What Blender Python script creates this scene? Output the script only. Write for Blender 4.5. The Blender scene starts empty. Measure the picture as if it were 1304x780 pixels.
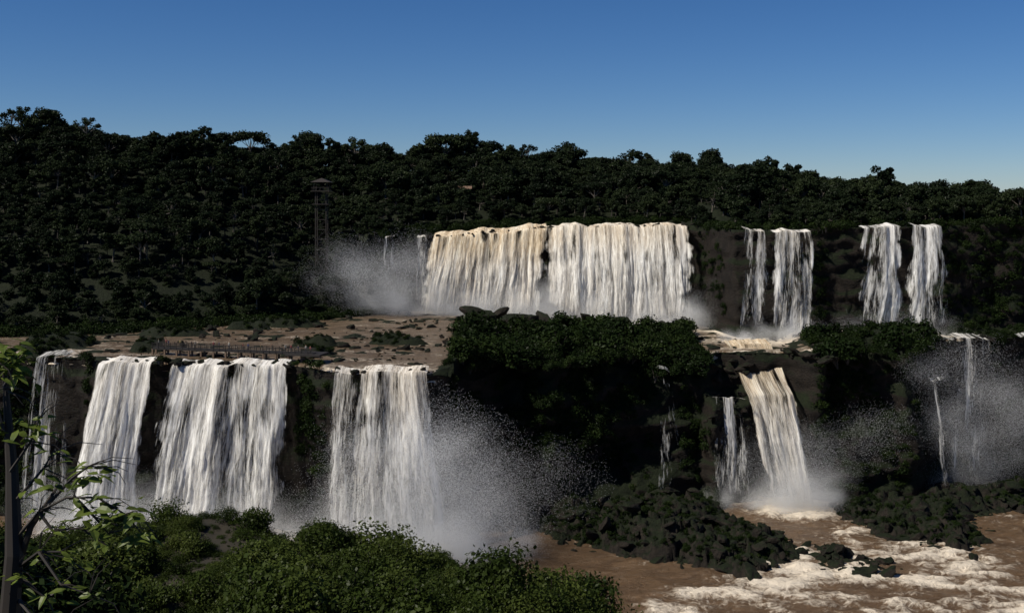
import bpy, bmesh, math, random
import numpy as np
from mathutils import Vector, Matrix
from mathutils.bvhtree import BVHTree
random.seed(7); rng=np.random.default_rng(7)
scene=bpy.context.scene
CZ=70.0

# ------------------------------------------------------------ noise
def _h(ix,iy,iz,s):
    h=(ix.astype(np.int64)*374761393+iy.astype(np.int64)*668265263+iz.astype(np.int64)*2147483647+s*974634777)&0xffffffff
    h=((h^(h>>13))*1274126177)&0xffffffff
    h=((h^(h>>16))*2246822519)&0xffffffff
    h=h^(h>>15)
    return (h&0xffff)/32767.5-1.0
def vn(x,y,z=0.0,s=0):
    x,y,z=np.broadcast_arrays(np.asarray(x,float),np.asarray(y,float),np.asarray(z,float))
    ix,iy,iz=np.floor(x),np.floor(y),np.floor(z)
    fx,fy,fz=x-ix,y-iy,z-iz
    fx=fx*fx*(3-2*fx);fy=fy*fy*(3-2*fy);fz=fz*fz*(3-2*fz)
    def c(a,b,d): return _h(ix+a,iy+b,iz+d,s)
    x00=c(0,0,0)*(1-fx)+c(1,0,0)*fx; x10=c(0,1,0)*(1-fx)+c(1,1,0)*fx
    x01=c(0,0,1)*(1-fx)+c(1,0,1)*fx; x11=c(0,1,1)*(1-fx)+c(1,1,1)*fx
    return (x00*(1-fy)+x10*fy)*(1-fz)+(x01*(1-fy)+x11*fy)*fz
def fbm(x,y,z=0.0,o=4,s=0):
    t=0;a=1;f=1;n=0
    for i in range(o):
        t=t+a*vn(np.asarray(x)*f,np.asarray(y)*f,np.asarray(z)*f,s+i*17); n+=a; a*=.5; f*=2.03
    return t/n
def ss(a,b,x):
    t=np.clip((np.asarray(x,float)-a)/(b-a),0,1); return t*t*(3-2*t)

# ------------------------------------------------------------ node helpers
def newmat(name):
    m=bpy.data.materials.new(name); m.use_nodes=True
    m.node_tree.nodes.clear(); return m,m.node_tree.nodes,m.node_tree.links
def N(nodes,t,**kw):
    n=nodes.new(t)
    for k,v in kw.items():
        if k.startswith('i_'): n.inputs[k[2:].replace('_',' ')].default_value=v
        else: setattr(n,k,v)
    return n
def ramp(nodes,stops):
    r=nodes.new('ShaderNodeValToRGB'); e=r.color_ramp.elements
    while len(e)<len(stops): e.new(0.5)
    for k,(p,c) in enumerate(stops):
        e[k].position=p; e[k].color=(c[0],c[1],c[2],1)
    return r
def mth(nodes,links,op,a,b=None,clamp=False):
    n=nodes.new('ShaderNodeMath'); n.operation=op; n.use_clamp=clamp
    for i,v in enumerate((a,b)):
        if v is None: continue
        if isinstance(v,(int,float)): n.inputs[i].default_value=v
        else: links.new(v,n.inputs[i])
    return n.outputs[0]
def noise(nodes,links,vec,scale,detail=4,rough=.55,dist=0,mapscale=None):
    n=nodes.new('ShaderNodeTexNoise'); n.inputs['Scale'].default_value=scale
    n.inputs['Detail'].default_value=detail; n.inputs['Roughness'].default_value=rough; n.inputs['Distortion'].default_value=dist
    if mapscale:
        mp=nodes.new('ShaderNodeMapping'); mp.inputs['Scale'].default_value=mapscale
        links.new(vec,mp.inputs['Vector']); vec=mp.outputs[0]
    links.new(vec,n.inputs['Vector']); return n.outputs['Fac']

# ------------------------------------------------------------ materials
def mat_rock(name='basalt_rock',green=0.5,dark=(0.005,0.004,0.0035),light=(0.026,0.020,0.015),sc=.35):
    m,n,l=newmat(name)
    g=N(n,'ShaderNodeNewGeometry'); out=N(n,'ShaderNodeOutputMaterial'); b=N(n,'ShaderNodeBsdfPrincipled',i_Roughness=.8)
    n1=noise(n,l,g.outputs['Position'],sc,7,.7); r=ramp(n,[(.3,dark),(.75,light)]); l.new(n1,r.inputs[0])
    n2=noise(n,l,g.outputs['Position'],.12,6,.7)
    sx=N(n,'ShaderNodeSeparateXYZ'); l.new(g.outputs['Normal'],sx.inputs[0])
    up=mth(n,l,'ADD',sx.outputs[2],n2); up=mth(n,l,'SUBTRACT',up,1.15-green,False); up=mth(n,l,'MULTIPLY',up,4,True)
    n3=noise(n,l,g.outputs['Position'],1.2,5,.7); gr=ramp(n,[(.3,(.004,.006,.002)),(.7,(.012,.018,.006))]); l.new(n3,gr.inputs[0])
    mx=N(n,'ShaderNodeMixRGB'); l.new(up,mx.inputs[0]); l.new(r.outputs[0],mx.inputs[1]); l.new(gr.outputs[0],mx.inputs[2])
    l.new(mx.outputs[0],b.inputs['Base Color']); b.inputs['Specular IOR Level'].default_value=.2
    bp=N(n,'ShaderNodeBump',i_Strength=1.0,i_Distance=.6); l.new(noise(n,l,g.outputs['Position'],1.2,7,.72,0,(1,1,1.8)),bp.inputs['Height']); l.new(bp.outputs[0],b.inputs['Normal'])
    l.new(b.outputs[0],out.inputs[0]); return m
def mat_leaf(name,c1,c2,c3,transl=.25,nscale=.15,gloss=.03):
    m,n,l=newmat(name)
    g=N(n,'ShaderNodeNewGeometry'); oi=N(n,'ShaderNodeObjectInfo'); out=N(n,'ShaderNodeOutputMaterial')
    n1=noise(n,l,g.outputs['Position'],nscale,2,.6)
    f=mth(n,l,'MULTIPLY',oi.outputs['Random'],.55); f=mth(n,l,'ADD',f,mth(n,l,'MULTIPLY',n1,.9)); f=mth(n,l,'SUBTRACT',f,.22,True)
    r=ramp(n,[(0,c1),(.5,c2),(1,c3)]); l.new(f,r.inputs[0])
    d=N(n,'ShaderNodeBsdfDiffuse'); l.new(r.outputs[0],d.inputs[0]); last=d.outputs[0]
    if transl:
        t=N(n,'ShaderNodeBsdfTranslucent'); l.new(r.outputs[0],t.inputs[0])
        mx=N(n,'ShaderNodeMixShader'); mx.inputs[0].default_value=transl; l.new(last,mx.inputs[1]); l.new(t.outputs[0],mx.inputs[2]); last=mx.outputs[0]
    if gloss:
        gl=N(n,'ShaderNodeBsdfGlossy',i_Roughness=.45); gl.inputs[0].default_value=(.5,.5,.5,1)
        m2=N(n,'ShaderNodeMixShader'); m2.inputs[0].default_value=gloss; l.new(last,m2.inputs[1]); l.new(gl.outputs[0],m2.inputs[2]); last=m2.outputs[0]
    l.new(last,out.inputs[0]); return m
def mat_plain(name,c1,c2=None,rough=.7,scale=3):
    c2=c2 or c1
    m,n,l=newmat(name); g=N(n,'ShaderNodeNewGeometry'); out=N(n,'ShaderNodeOutputMaterial'); b=N(n,'ShaderNodeBsdfPrincipled',i_Roughness=rough)
    r=ramp(n,[(.3,c1),(.7,c2)]); l.new(noise(n,l,g.outputs['Position'],scale,5,.6),r.inputs[0]); l.new(r.outputs[0],b.inputs['Base Color'])
    l.new(b.outputs[0],out.inputs[0]); return m
def mat_fall():
    m,n,l=newmat('falling_water')
    uv=N(n,'ShaderNodeUVMap'); out=N(n,'ShaderNodeOutputMaterial')
    a=noise(n,l,uv.outputs[0],1,4,.65,.3,(.6,.05,1)); b=noise(n,l,uv.outputs[0],1,4,.72,.3,(3.4,.28,1))
    st=mth(n,l,'ADD',mth(n,l,'MULTIPLY',a,.5),mth(n,l,'MULTIPLY',b,.5))
    da=N(n,'ShaderNodeAttribute',attribute_name='dens'); ba=N(n,'ShaderNodeAttribute',attribute_name='brown')
    al=mth(n,l,'ADD',mth(n,l,'MULTIPLY',mth(n,l,'SUBTRACT',st,.5),4.4),da.outputs['Fac'])
    al=mth(n,l,'MULTIPLY',mth(n,l,'SUBTRACT',al,.2),1.0,True)
    r=ramp(n,[(.36,(.44,.43,.41)),(.49,(.85,.84,.81)),(.6,(.98,.98,.96))]); l.new(st,r.inputs[0])
    rb=ramp(n,[(.34,(.30,.20,.11)),(.49,(.72,.58,.40)),(.6,(.96,.88,.71))]); l.new(st,rb.inputs[0])
    mx=N(n,'ShaderNodeMixRGB'); l.new(ba.outputs['Fac'],mx.inputs[0]); l.new(r.outputs[0],mx.inputs[1]); l.new(rb.outputs[0],mx.inputs[2])
    bp=N(n,'ShaderNodeBump',i_Strength=.45,i_Distance=.5); l.new(st,bp.inputs['Height'])
    d=N(n,'ShaderNodeBsdfDiffuse'); t=N(n,'ShaderNodeBsdfTranslucent')
    for q in (d,t): l.new(mx.outputs[0],q.inputs[0]); l.new(bp.outputs[0],q.inputs['Normal'])
    s=N(n,'ShaderNodeMixShader'); s.inputs[0].default_value=.25; l.new(d.outputs[0],s.inputs[1]); l.new(t.outputs[0],s.inputs[2])
    tr=N(n,'ShaderNodeBsdfTransparent'); s2=N(n,'ShaderNodeMixShader'); l.new(al,s2.inputs[0]); l.new(tr.outputs[0],s2.inputs[1]); l.new(s.outputs[0],s2.inputs[2])
    l.new(s2.outputs[0],out.inputs[0]); return m
def mat_river(name,sc=1.0,c1=(.075,.044,.022),c2=(.165,.102,.054)):
    m,n,l=newmat(name); g=N(n,'ShaderNodeNewGeometry'); out=N(n,'ShaderNodeOutputMaterial'); b=N(n,'ShaderNodeBsdfPrincipled')
    P=g.outputs['Position']; fa=N(n,'ShaderNodeAttribute',attribute_name='foam')
    n1=noise(n,l,P,.4*sc,9,.78,1.8); n2=noise(n,l,P,.10*sc,7,.7,1.4,(1,2.2,1))
    r=ramp(n,[(.32,c1),(.68,c2)]); l.new(n2,r.inputs[0])
    f=mth(n,l,'ADD',fa.outputs['Fac'],mth(n,l,'MULTIPLY',mth(n,l,'SUBTRACT',n1,.5),3.6)); f=mth(n,l,'MULTIPLY',mth(n,l,'SUBTRACT',f,.5),1.3,True)
    mx=N(n,'ShaderNodeMixRGB'); mx.inputs[2].default_value=(.8,.70,.56,1); l.new(f,mx.inputs[0]); l.new(r.outputs[0],mx.inputs[1])
    l.new(mx.outputs[0],b.inputs['Base Color']); b.inputs['Specular IOR Level'].default_value=.35
    rr=mth(n,l,'ADD',mth(n,l,'MULTIPLY',f,.4),.32); l.new(rr,b.inputs['Roughness'])
    bp=N(n,'ShaderNodeBump',i_Strength=1.0,i_Distance=.7); l.new(noise(n,l,P,.8*sc,8,.72,1.0,(1,1.6,1)),bp.inputs['Height']); l.new(bp.outputs[0],b.inputs['Normal'])
    l.new(b.outputs[0],out.inputs[0]); return m
def mat_spray():
    m,n,l=newmat('spray_droplets'); out=N(n,'ShaderNodeOutputMaterial'); d=N(n,'ShaderNodeBsdfDiffuse'); t=N(n,'ShaderNodeBsdfTranslucent')
    for q in(d,t): q.inputs[0].default_value=(.86,.87,.88,1)
    s=N(n,'ShaderNodeMixShader'); s.inputs[0].default_value=.5; l.new(d.outputs[0],s.inputs[1]); l.new(t.outputs[0],s.inputs[2]); l.new(s.outputs[0],out.inputs[0]); return m
M_ROCK=mat_rock(); M_BOULD=mat_rock('wet_boulder',.12,(.004,.0035,.003),(.035,.028,.021),.8)
M_TREE=mat_leaf('forest_leaves',(.0045,.008,.0042),(.011,.017,.0075),(.026,.036,.0145),0,.15,.010)
M_BUSH=mat_leaf('bush_leaves',(.005,.009,.003),(.010,.018,.005),(.023,.036,.009),0,.15,.008)
M_FG=mat_leaf('foreground_leaves',(.012,.020,.0045),(.030,.046,.009),(.072,.092,.020),.25,.35,.012)
M_TWIG=mat_leaf('branch_leaves',(.02,.034,.010),(.05,.08,.016),(.18,.23,.04),.4,5)
M_BARK=mat_plain('bark',(.012,.009,.007),(.03,.023,.017)); M_PALE=mat_plain('pale_bark',(.07,.06,.05),(.13,.11,.09))
M_FALL=mat_fall(); M_RIV=mat_river('river_water'); M_RIV2=mat_river('terrace_water',1.2,(.075,.05,.028),(.19,.132,.08)); M_SPRAY=mat_spray()

# ------------------------------------------------------------ mesh helpers
def obj(name,me,mats,parent=None):
    o=bpy.data.objects.new(name,me); scene.collection.objects.link(o)
    for m in (mats if isinstance(mats,(list,tuple)) else [mats]): me.materials.append(m)
    if parent: o.parent=parent
    return o
def grid(name,X,Y,Z,mat,attrs=None,uv=None,smooth=True,parent=None):
    R,C=X.shape
    me=bpy.data.meshes.new(name); me.vertices.add(R*C)
    me.vertices.foreach_set('co',np.stack([X,Y,Z],-1).astype(np.float32).ravel())
    i=np.arange(R-1)[:,None]*C+np.arange(C-1)[None,:]
    q=np.stack([i,i+1,i+C+1,i+C],-1).reshape(-1,4)
    me.loops.add(q.size); me.loops.foreach_set('vertex_index',q.ravel().astype(np.int32))
    me.polygons.add(len(q)); me.polygons.foreach_set('loop_start',np.arange(0,q.size,4,dtype=np.int32))
    me.polygons.foreach_set('loop_total',np.full(len(q),4,np.int32))
    me.update(calc_edges=True)
    if smooth: me.polygons.foreach_set('use_smooth',np.ones(len(q),bool))
    for k,v in (attrs or {}).items():
        a=me.attributes.new(k,'FLOAT','POINT'); a.data.foreach_set('value',np.broadcast_to(v,(R,C)).astype(np.float32).ravel())
    if uv is not None:
        l=me.uv_layers.new(name='UVMap'); U=np.stack([uv[0].ravel(),uv[1].ravel()],-1)[q.ravel()]
        l.data.foreach_set('uv',U.astype(np.float32).ravel())
    me.validate(); return obj(name,me,mat,parent)
def pyobj(name,V,F,mats,mi=None,parent=None,smooth=False,link=True):
    me=bpy.data.meshes.new(name); me.from_pydata([tuple(map(float,v)) for v in V],[],F); me.update()
    if mi is not None: me.polygons.foreach_set('material_index',np.array(mi,np.int32))
    if smooth: me.polygons.foreach_set('use_smooth',np.ones(len(F),bool))
    if link: return obj(name,me,mats,parent)
    for m in mats: me.materials.append(m)
    return bpy.data.objects.new(name,me)
def tube(V,F,pts,rad,seg=7):
    base=len(V); pts=[Vector(p) for p in pts]
    for k,p in enumerate(pts):
        d=(pts[min(k+1,len(pts)-1)]-pts[max(k-1,0)]).normalized()
        a=d.orthogonal().normalized() if k==0 else (a-d*a.dot(d)).normalized()
        b=d.cross(a)
        for s in range(seg):
            t=2*math.pi*s/seg; V.append(p+(a*math.cos(t)+b*math.sin(t))*rad[k])
    for k in range(len(pts)-1):
        for s in range(seg):
            s2=(s+1)%seg; F.append((base+k*seg+s,base+k*seg+s2,base+(k+1)*seg+s2,base+(k+1)*seg+s))
    F.append(tuple(base+(len(pts)-1)*seg+s for s in range(seg)))
def box(V,F,c,h,rot=0):
    b=len(V); cr,sr=math.cos(rot),math.sin(rot)
    for dz in(-1,1):
        for dx,dy in((-1,-1),(1,-1),(1,1),(-1,1)):
            x,y=dx*h[0],dy*h[1]; V.append((c[0]+x*cr-y*sr,c[1]+x*sr+y*cr,c[2]+dz*h[2]))
    F+= [(b,b+3,b+2,b+1),(b+4,b+5,b+6,b+7)]+[(b+i,b+(i+1)%4,b+4+(i+1)%4,b+4+i) for i in range(4)]

# ------------------------------------------------------------ terrain definition (metres)
I=np.interp
def y1(x): return I(x,[-400,-112,-95,-86,-47,-42,-35,-17,-13,-8,-2,8,20,32,44,50,66,73,82,92,104,118,135,400],[245,243,240,232,230,228,222,222,226,236,243,240,246,250,252,262,262,251,254,250,266,272,276,276])
def z1(x): return I(x,[-400,-100,-86,-46,-16,-5,44,50,68,74,100,108,140],[34,35,35.2,34.7,34.2,33,32.5,33,33,35,35,35,35])
def y2(x): return I(x,[-400,-130,-99,-57,-39,-26,12,52,55,59,111,135,400],[276,280,288,315,336,340,335,316,312,289,286,286,290])
def dl(x): return I(x,[-60,-38],[60,1.5])
def z2(x): return I(x,[-60,-39,-26,10,52,60,110,133],[60,57.5,57.3,60,61.7,61,62,63])
def zr(x): return I(x,[-400,-196,-136,-76,-25,14,74,104,134,164,196,500],[93,90,84.5,81.5,79,77,73,70,65,60,58.5,58.5])
def landx(x): return np.clip(ss(-16,-9,x)*(1-ss(43,48,x))+ss(71,75,x)*(1-ss(98,105,x)),0,1)
def dip(x): return landx(x)*(1.8+3.2*fbm(np.asarray(x)/9,3.3,0,4,61))
YR=425.
ISL=[(-86,280,9,5),(-70,292,6,3),(-60,299,9,3),(-44,250,4,3.5),(-83,251,4,3),(-108,262,9,9),(-47,262,6,2),(-28,268,8,2.5),(-104,246,5,3),(126,281,18,8)]
def land(x,y):
    x=np.asarray(x,float); y=np.asarray(y,float); w=fbm(x/14,y/14,0,3,5)*6
    a=ss(-16,-11,x+w*.5)*(1-ss(44,48,x))*(1-ss(298,314,y+w*1.5+.3*np.abs(x-10)))
    b=ss(71,74,x)*(1-ss(98,104,x))*(1-ss(272,280,y+w*.5))
    c=np.zeros_like(a)
    for cx,cy,rx,ry in ISL: c=np.maximum(c,1-ss(.6,1.1,np.hypot((x-cx)/rx,(y-cy)/ry)+w*.03))
    return np.clip(np.maximum(np.maximum(a,b),c),0,1)
def ledge(x,y): return z1(x)+I(y,[222,340],[-.3,.3])
def ground(x,y):
    x=np.asarray(x,float); y=np.asarray(y,float)
    a=ledge(x,y)-.5+fbm(x/5,y/3,0,4,3)*1.1+land(x,y)*(1.6+3.2*fbm(x/11,y/9,0,3,62))-dip(x)*(1-ss(0,12,y-y1(x)))
    yl=y2(x)+dl(x)
    fl=ss(0,1,(y-y2(x))/np.maximum(dl(x),.1)); bz=ledge(x,y2(x))*(1-fl)+z2(x)*fl
    yf=yl+9; t=np.clip((y-yf)/(YR-yf),0,1); cz=z2(x)+(zr(x)-z2(x))*np.sin(t*math.pi/2)+fbm(x/25,y/25,0,3,9)*4*ss(0,.3,t)
    d=cz-ss(YR,900,y)*25
    return np.where(y<y2(x),a,np.where(y<yl,bz,d))
xs=np.concatenate([np.linspace(-6000,-260,14)[:-1],np.arange(-260,-135,3.),np.arange(-135,145,.6),np.arange(145,270,3.),np.linspace(270,6000,14)])
rows=[]
def xd(Y,Z,a=1.6): return xs+a*fbm(xs/6,Y/6,Z/4,3,71)*((xs>-134)&(xs<144))
def addrow(Y,Z,X=None): rows.append((xs.copy() if X is None else X,Y,Z))
for t in np.linspace(0,1,6): addrow(y1(xs)-14+12*t+0*xs,-4+3.5*t+0*xs)
for t in np.linspace(0,1,64):
    z=t*(z1(xs)-dip(xs)-.9*(t==1))
    step=(ss(43,46,xs)*(1-ss(55,57.5,xs))*9+ss(55,57.5,xs)*(1-ss(69,73,xs))*4)*(1-ss(21.5,25.5,z+1.5*fbm(xs/4,0,0,2,63)))
    dis=4.6*(fbm(xs/8,0,z/6,5,21)+.75)+1.0*vn(xs/40,0,z/2.2,31)+landx(xs)*3*fbm(xs/16,2,z/11,2,23)
    talus=(1-ss(0,8,z))*3
    Y=y1(xs)-step+np.clip(dis,0,10)*(.55+.45*landx(xs))-talus-.3+landx(xs)*5*t**3
    addrow(Y,z,xd(Y,z))
y1e=rows[-1][1]
for t in np.linspace(0.012,1,90):
    Y=y1e+(y2(xs)-.2-y1e)*t; Z=ground(xs,Y); f=(1-ss(0,8,Y-y1e)); addrow(Y,Z,xd(Y,Z)*f+xs*(1-f))
for t in np.linspace(0.02,1,46):
    zt=ledge(xs,y2(xs))*(1-t)+z2(xs)*t; dis=np.clip(2.6*(fbm(xs/6,3,zt/4,5,41)+1)+.8*vn(xs/30,1,zt/2,33),0,6)
    Y=y2(xs)+dl(xs)*t+dis*(1-ss(5,20,dl(xs))); addrow(Y,zt,xd(Y,zt,1.2))
for t in np.linspace(0.02,1,60):
    Y=(y2(xs)+dl(xs)+5)*(1-t)+YR*t; addrow(Y,ground(xs,Y))
for y in [440,460,490,540,620,800,1200,2000,3500,6000,10000]: addrow(0*xs+y,ground(xs,0*xs+y))
X,Y,Z=[np.array([r[k] for r in rows]) for k in range(3)]
terr=grid('terrain',X,Y,Z,M_ROCK)
BV=BVHTree.FromPolygons([v.co for v in terr.data.vertices],[tuple(p.vertices) for p in terr.data.polygons])
def hit(x,z,y0=150.):
    h=BV.ray_cast(Vector((x,y0,z)),Vector((0,1,0)),400); return h[0],h[1]

# ------------------------------------------------------------ lower river
xr=np.concatenate([np.linspace(-6000,-150,12)[:-1],np.arange(-150,170,.7),np.linspace(170,6000,12)])
yr_=np.concatenate([np.linspace(20,120,12)[:-1],np.arange(120,285,.6)])
X,Y=np.meshgrid(xr,yr_)
reg=ss(-8,10,X-(17+(Y-185)*.98)+6*fbm(X/8,Y/8,0,3,88))*(1-ss(252,262,Y))
calm=ss(-5,5,X-(92+(Y-225)*.3)+7*fbm(X/9,Y/9,0,3,89))*ss(208,215,Y+3*fbm(X/9,3,0,3,87))*.65
foam=reg*(.80+1.0*fbm(X/10+Y/14,Y/5,0,5,2))*(1-calm)
foam=np.maximum(foam,1.4*np.exp(-((X-63)/13)**2-((Y-247)/12)**2))
foam=np.maximum(foam,1.2*np.exp(-((Y-222)/13)**2)*ss(-108,-95,X)*(1-ss(-14,0,X)))
foam=np.maximum(foam,.17+.3*fbm(X/14,Y/4,0,4,8))
Z=.22*fbm(X/3,Y/1.6,0,4,4)+np.clip(foam,0,1.2)*(1.15*fbm(X/3.0,Y/1.7,0,5,6)+.3)
foam=foam+.8*np.clip(Z-.3,-.5,1)*(foam>.4)
grid('river',X,Y,Z,M_RIV,{'foam':foam})
xt=np.arange(-150,140,.6); T=np.linspace(0,1,120)[:,None]
ys=I(xt,xs,y1e)+.2
X=np.broadcast_to(xt[None,:],(120,len(xt))); Y=ys*(1-T)+(y2(xt)+.8)*T
Z=ledge(X,Y)-.15+.14*fbm(X/2,Y/1.2,0,3,14)-1.6*(1-ss(0,.025,T))
foam=.24+.7*fbm(X/11,Y/2.4,0,5,12)
foam=foam+.45*(1-ss(0,9,Y-y1(X)))*ss(-48,-30,X)
foam=np.maximum(foam,1.1*(1-ss(4,22,y2(X)-Y))*ss(-40,-25,X))
foam=np.where((X>46)&(X<72),foam+.3,foam)
foam=foam+.4*((X>-40)&(X<-14))*(1-ss(0,24,Y-y1(X)))+.5*ss(-88,-96,X)*(1-ss(0,25,Y-y1(X)))
hid=np.clip(np.maximum(ss(.1,.5,np.maximum(land(X,Y),landx(X)*(1-ss(14,22,Y-y1(X))))),ss(117,121,X)),0,1)
near=(1-ss(8,26,Y-y1(X)))
Y=Y+14*hid*near; Z=Z-9*hid
grid('terrace_river',X,Y,Z,M_RIV2,{'foam':foam})

# ------------------------------------------------------------ waterfalls
def fall(name,lip,zb,throw=3.,lean=0.,spread=0.,up=6.,d0=.75,da=.5,brown=.0,bfade=.4,gaps=(),edge=.06,amp=1.0,seed=0,layers=2,uprise=.5,dend=0,steps=None):
    par=bpy.data.objects.new(name,None); scene.collection.objects.link(par)
    lip=np.array(lip,float); L=np.concatenate([[0],np.cumsum(np.hypot(np.diff(lip[:,0]),np.diff(lip[:,1])))]); W=L[-1]
    n=max(12,int(W/.2)); u=np.linspace(0,W,n); f=u/W
    lx,ly,lz=[np.interp(u,L,lip[:,k]) for k in range(3)]
    for k in range(layers):
        sd=seed*31+k*7
        lzk=lz+.9*fbm(u/4,seed,0,4,seed+500)
        H=lzk-zb; nu=8; nv=int(max(H.max()/.33,20))
        s=np.concatenate([np.zeros(nu),np.linspace(0,1,nv)]); b=np.concatenate([np.linspace(1,1/nu,nu),np.zeros(nv)])
        S=s[:,None]; B=b[:,None]; U=u[None,:]; F=f[None,:]
        D=S*H[None,:]
        off=throw*np.sqrt(S) if steps is None else np.interp(S.ravel(),[q[0] for q in steps],[q[1] for q in steps])[:,None]
        spur=fbm(U/1.1+S*.6+.4*fbm(U/3,D/8,k,3,sd+3),D/16-sd,k,4,sd+1); big=fbm(U/4,D/24,k,3,sd+2); fluff=fbm(U/1.2,D/2.2,k+3,4,sd+8)
        rid=(1-np.abs(spur)*2.2)*.42+big*1.6
        A=amp*(.10+.9*ss(0,.6,S))
        edgebulge=ss(0,.15,F)*ss(0,.15,1-F)
        Yg=ly[None,:]+1.2*fbm(U/3,seed,0,3,seed+600)-off-A*(rid+.2)-k*.5*ss(.0,.3,S)+B*up-.2*amp*fluff*ss(.2,.9,S)-1.0*edgebulge*ss(0,.6,S)*amp
        Zg=lzk[None,:]-D+.10*(1-k)+B*uprise
        Xg=lx[None,:]+lean*S+spread*(F-.5)*W*S+.6*fbm(U/2.5,D/9,k+5,4,sd+4)*ss(0,.4,S)
        e=1
        if edge>0:
            ew=edge*(1+1.2*S); e=np.clip(ss(0,1,(F+1.2*edge*fbm(D/4,1,k,4,sd)*ss(0,.2,S))/ew)*ss(0,1,(1-F+1.2*edge*fbm(D/4,5,k,4,sd)*ss(0,.2,S))/ew),0,1)
        den=d0+da*fbm(U/2.4+.3*S,D/40,0,4,sd+9)*1.3+.25*spur+dend*S
        den=den-.55*ss(.1,.5,fbm(U/2.2,D/9,seed,3,seed+700))*(1-ss(.25,.5,S))*(B==0)
        for gc,gw,gd,gs in gaps: den=den-gd*np.exp(-((F-gc)/gw)**2)*ss(gs,gs+.15,S)
        den=den-.3*k+.35*(B>0)
        den=den*e-(1-e)*1.3
        den=den-1.4*ss(.82,1,S)*(.6+.6*fbm(U/1.5,2,0,2,sd))
        br=np.clip(brown*(1-ss(0,bfade,S))*1.1+brown*.45+.5*brown*fbm(U/4,D/20,0,3,sd+6),0,1)
        grid('curtain_%d'%k,Xg+0*Yg,Yg,Zg+0*Yg,M_FALL,{'dens':den,'brown':br},(U+0*D+k*13.7+seed*7.1,D-B*up+0*U),parent=par)
    return par
fall('waterfall',[(-26,338.5,57.2),(-10,338,58.4),(3,336,59.4),(12,334,60)],33.6,4.2,-2.5,.06,12,1.0,.4,.72,.55,seed=1,amp=1.3,uprise=1.3)
fall('waterfall',[(9,334.5,60.2),(20,329,60.8),(29,325,61),(40,320,61.4),(52,314.5,61.7)],33,4.4,0,.04,8,1.0,.45,.45,.4,seed=2,amp=1.4,gaps=[(.43,.03,.4,.35)])
fall('waterfall',[(-29.5,338,57.4),(-26,338,57.2)],35,1.5,-.3,.1,3,.6,.5,.2,seed=3,layers=1)
fall('waterfall',[(-39,336,57),(-36,337,57)],36,1.5,-.6,.2,3,.1,.5,.1,seed=4,layers=1)
fall('waterfall',[(60,287,61.2),(66.5,287,61)],33.4,3,-1.6,.75,4,.5,.8,.2,seed=5,amp=.9,edge=.12)
fall('waterfall',[(67.5,287,60.8),(78.5,286,61)],33.3,3,-1.2,.3,4,.6,.75,.2,seed=6,amp=1.1,gaps=[(.42,.08,.6,.0)],edge=.1)
fall('waterfall',[(90.5,285.5,62),(102,285,62.3)],33.5,3.2,-3.8,.5,4,.62,.8,.1,seed=7,amp=1.2,edge=.12)
fall('waterfall',[(103,285,62.4),(112,285,62.3)],33.5,2.8,-1.8,.6,4,.35,.85,.1,seed=8,amp=1,edge=.12)
fall('waterfall',[(-104,239,35.4),(-94,237.5,35.4)],0,3,-1,.25,5,.2,.7,.0,seed=9,amp=.8)
fall('waterfall',[(-87.5,231.5,35.3),(-75,231,35.2)],0,4.5,-3.2,.2,5,.95,.5,.15,seed=10,amp=1.3)
fall('waterfall',[(-72.5,231,34.9),(-60,230,34.8),(-46,229.5,34.6)],0,4.5,-2.4,.24,5,.9,.6,.12,seed=11,amp=1.4,gaps=[(.04,.05,.7,.1),(.55,.04,.2,.3)])
fall('waterfall',[(-36,221.5,34.4),(-30,221,34.3)],0,3,-1.4,.3,5,.35,.6,.2,seed=12,amp=.8)
fall('waterfall',[(-31,221,34.3),(-22,221,34.2),(-16.6,222,34.1)],0,4.2,1.5,.5,6,.7,.6,.3,seed=13,amp=1.3)
fall('waterfall',[(52.5,270,33.4),(64,270,33.4)],0,seed=14,lean=5.5,spread=.0,up=6,d0=.85,da=.5,brown=.75,bfade=.6,amp=.8,steps=[(0,0),(.06,2.5),(.24,11.5),(.28,15),(.6,17.5),(1,19)])
fall('waterfall',[(45.5,252,24.5),(54.5,251.5,24)],0,3,0,.1,1.2,.2,.75,.1,seed=15,amp=.7,uprise=-.3)
fall('waterfall',[(33,250,30.5),(36,250,30.2)],0,4,1.5,1.3,2,.35,.6,0,seed=16,amp=.5,layers=1)
fall('waterfall',[(105.5,266,35.2),(117,269,35.2)],0,3,-1.5,.15,6,.25,.75,.1,seed=17,amp=.9)
fall('waterfall',[(97,255,27),(101.5,256,27)],1,3,1.5,.4,2,.15,.7,0,seed=18,amp=.6,layers=1)
fall('waterfall',[(125,272,35.2),(132,274,35.2)],0,2.5,0,.1,3,.25,.7,0,seed=19,amp=.8)

# ------------------------------------------------------------ vegetation prototypes
def leaves(V,F,MI,c,r,n,size,mi,flat=.8,shell=.55,upb=.35):
    d=rng.normal(size=(n,3)); d/=np.linalg.norm(d,axis=1)[:,None]
    rad=shell+(1-shell)*rng.random(n)**.6+.12*rng.normal(size=n)
    p=np.array(c)+d*rad[:,None]*np.array([r,r,r*flat])
    nr=d*.7+rng.normal(size=(n,3))*.7; nr[:,2]+=upb; nr/=np.linalg.norm(nr,axis=1)[:,None]
    t=np.cross(nr,rng.normal(size=(n,3))); t/=np.linalg.norm(t,axis=1)[:,None]; b=np.cross(nr,t)
    s=size*(.5+1.0*rng.random(n))[:,None]; w=s*(.45+.25*rng.random(n)[:,None])
    for k in range(n):
        i=len(V); V.extend([p[k]-t[k]*s[k],p[k]-b[k]*w[k],p[k]+t[k]*s[k],p[k]+b[k]*w[k]]); F.append((i,i+1,i+2,i+3)); MI.append(mi)
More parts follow.
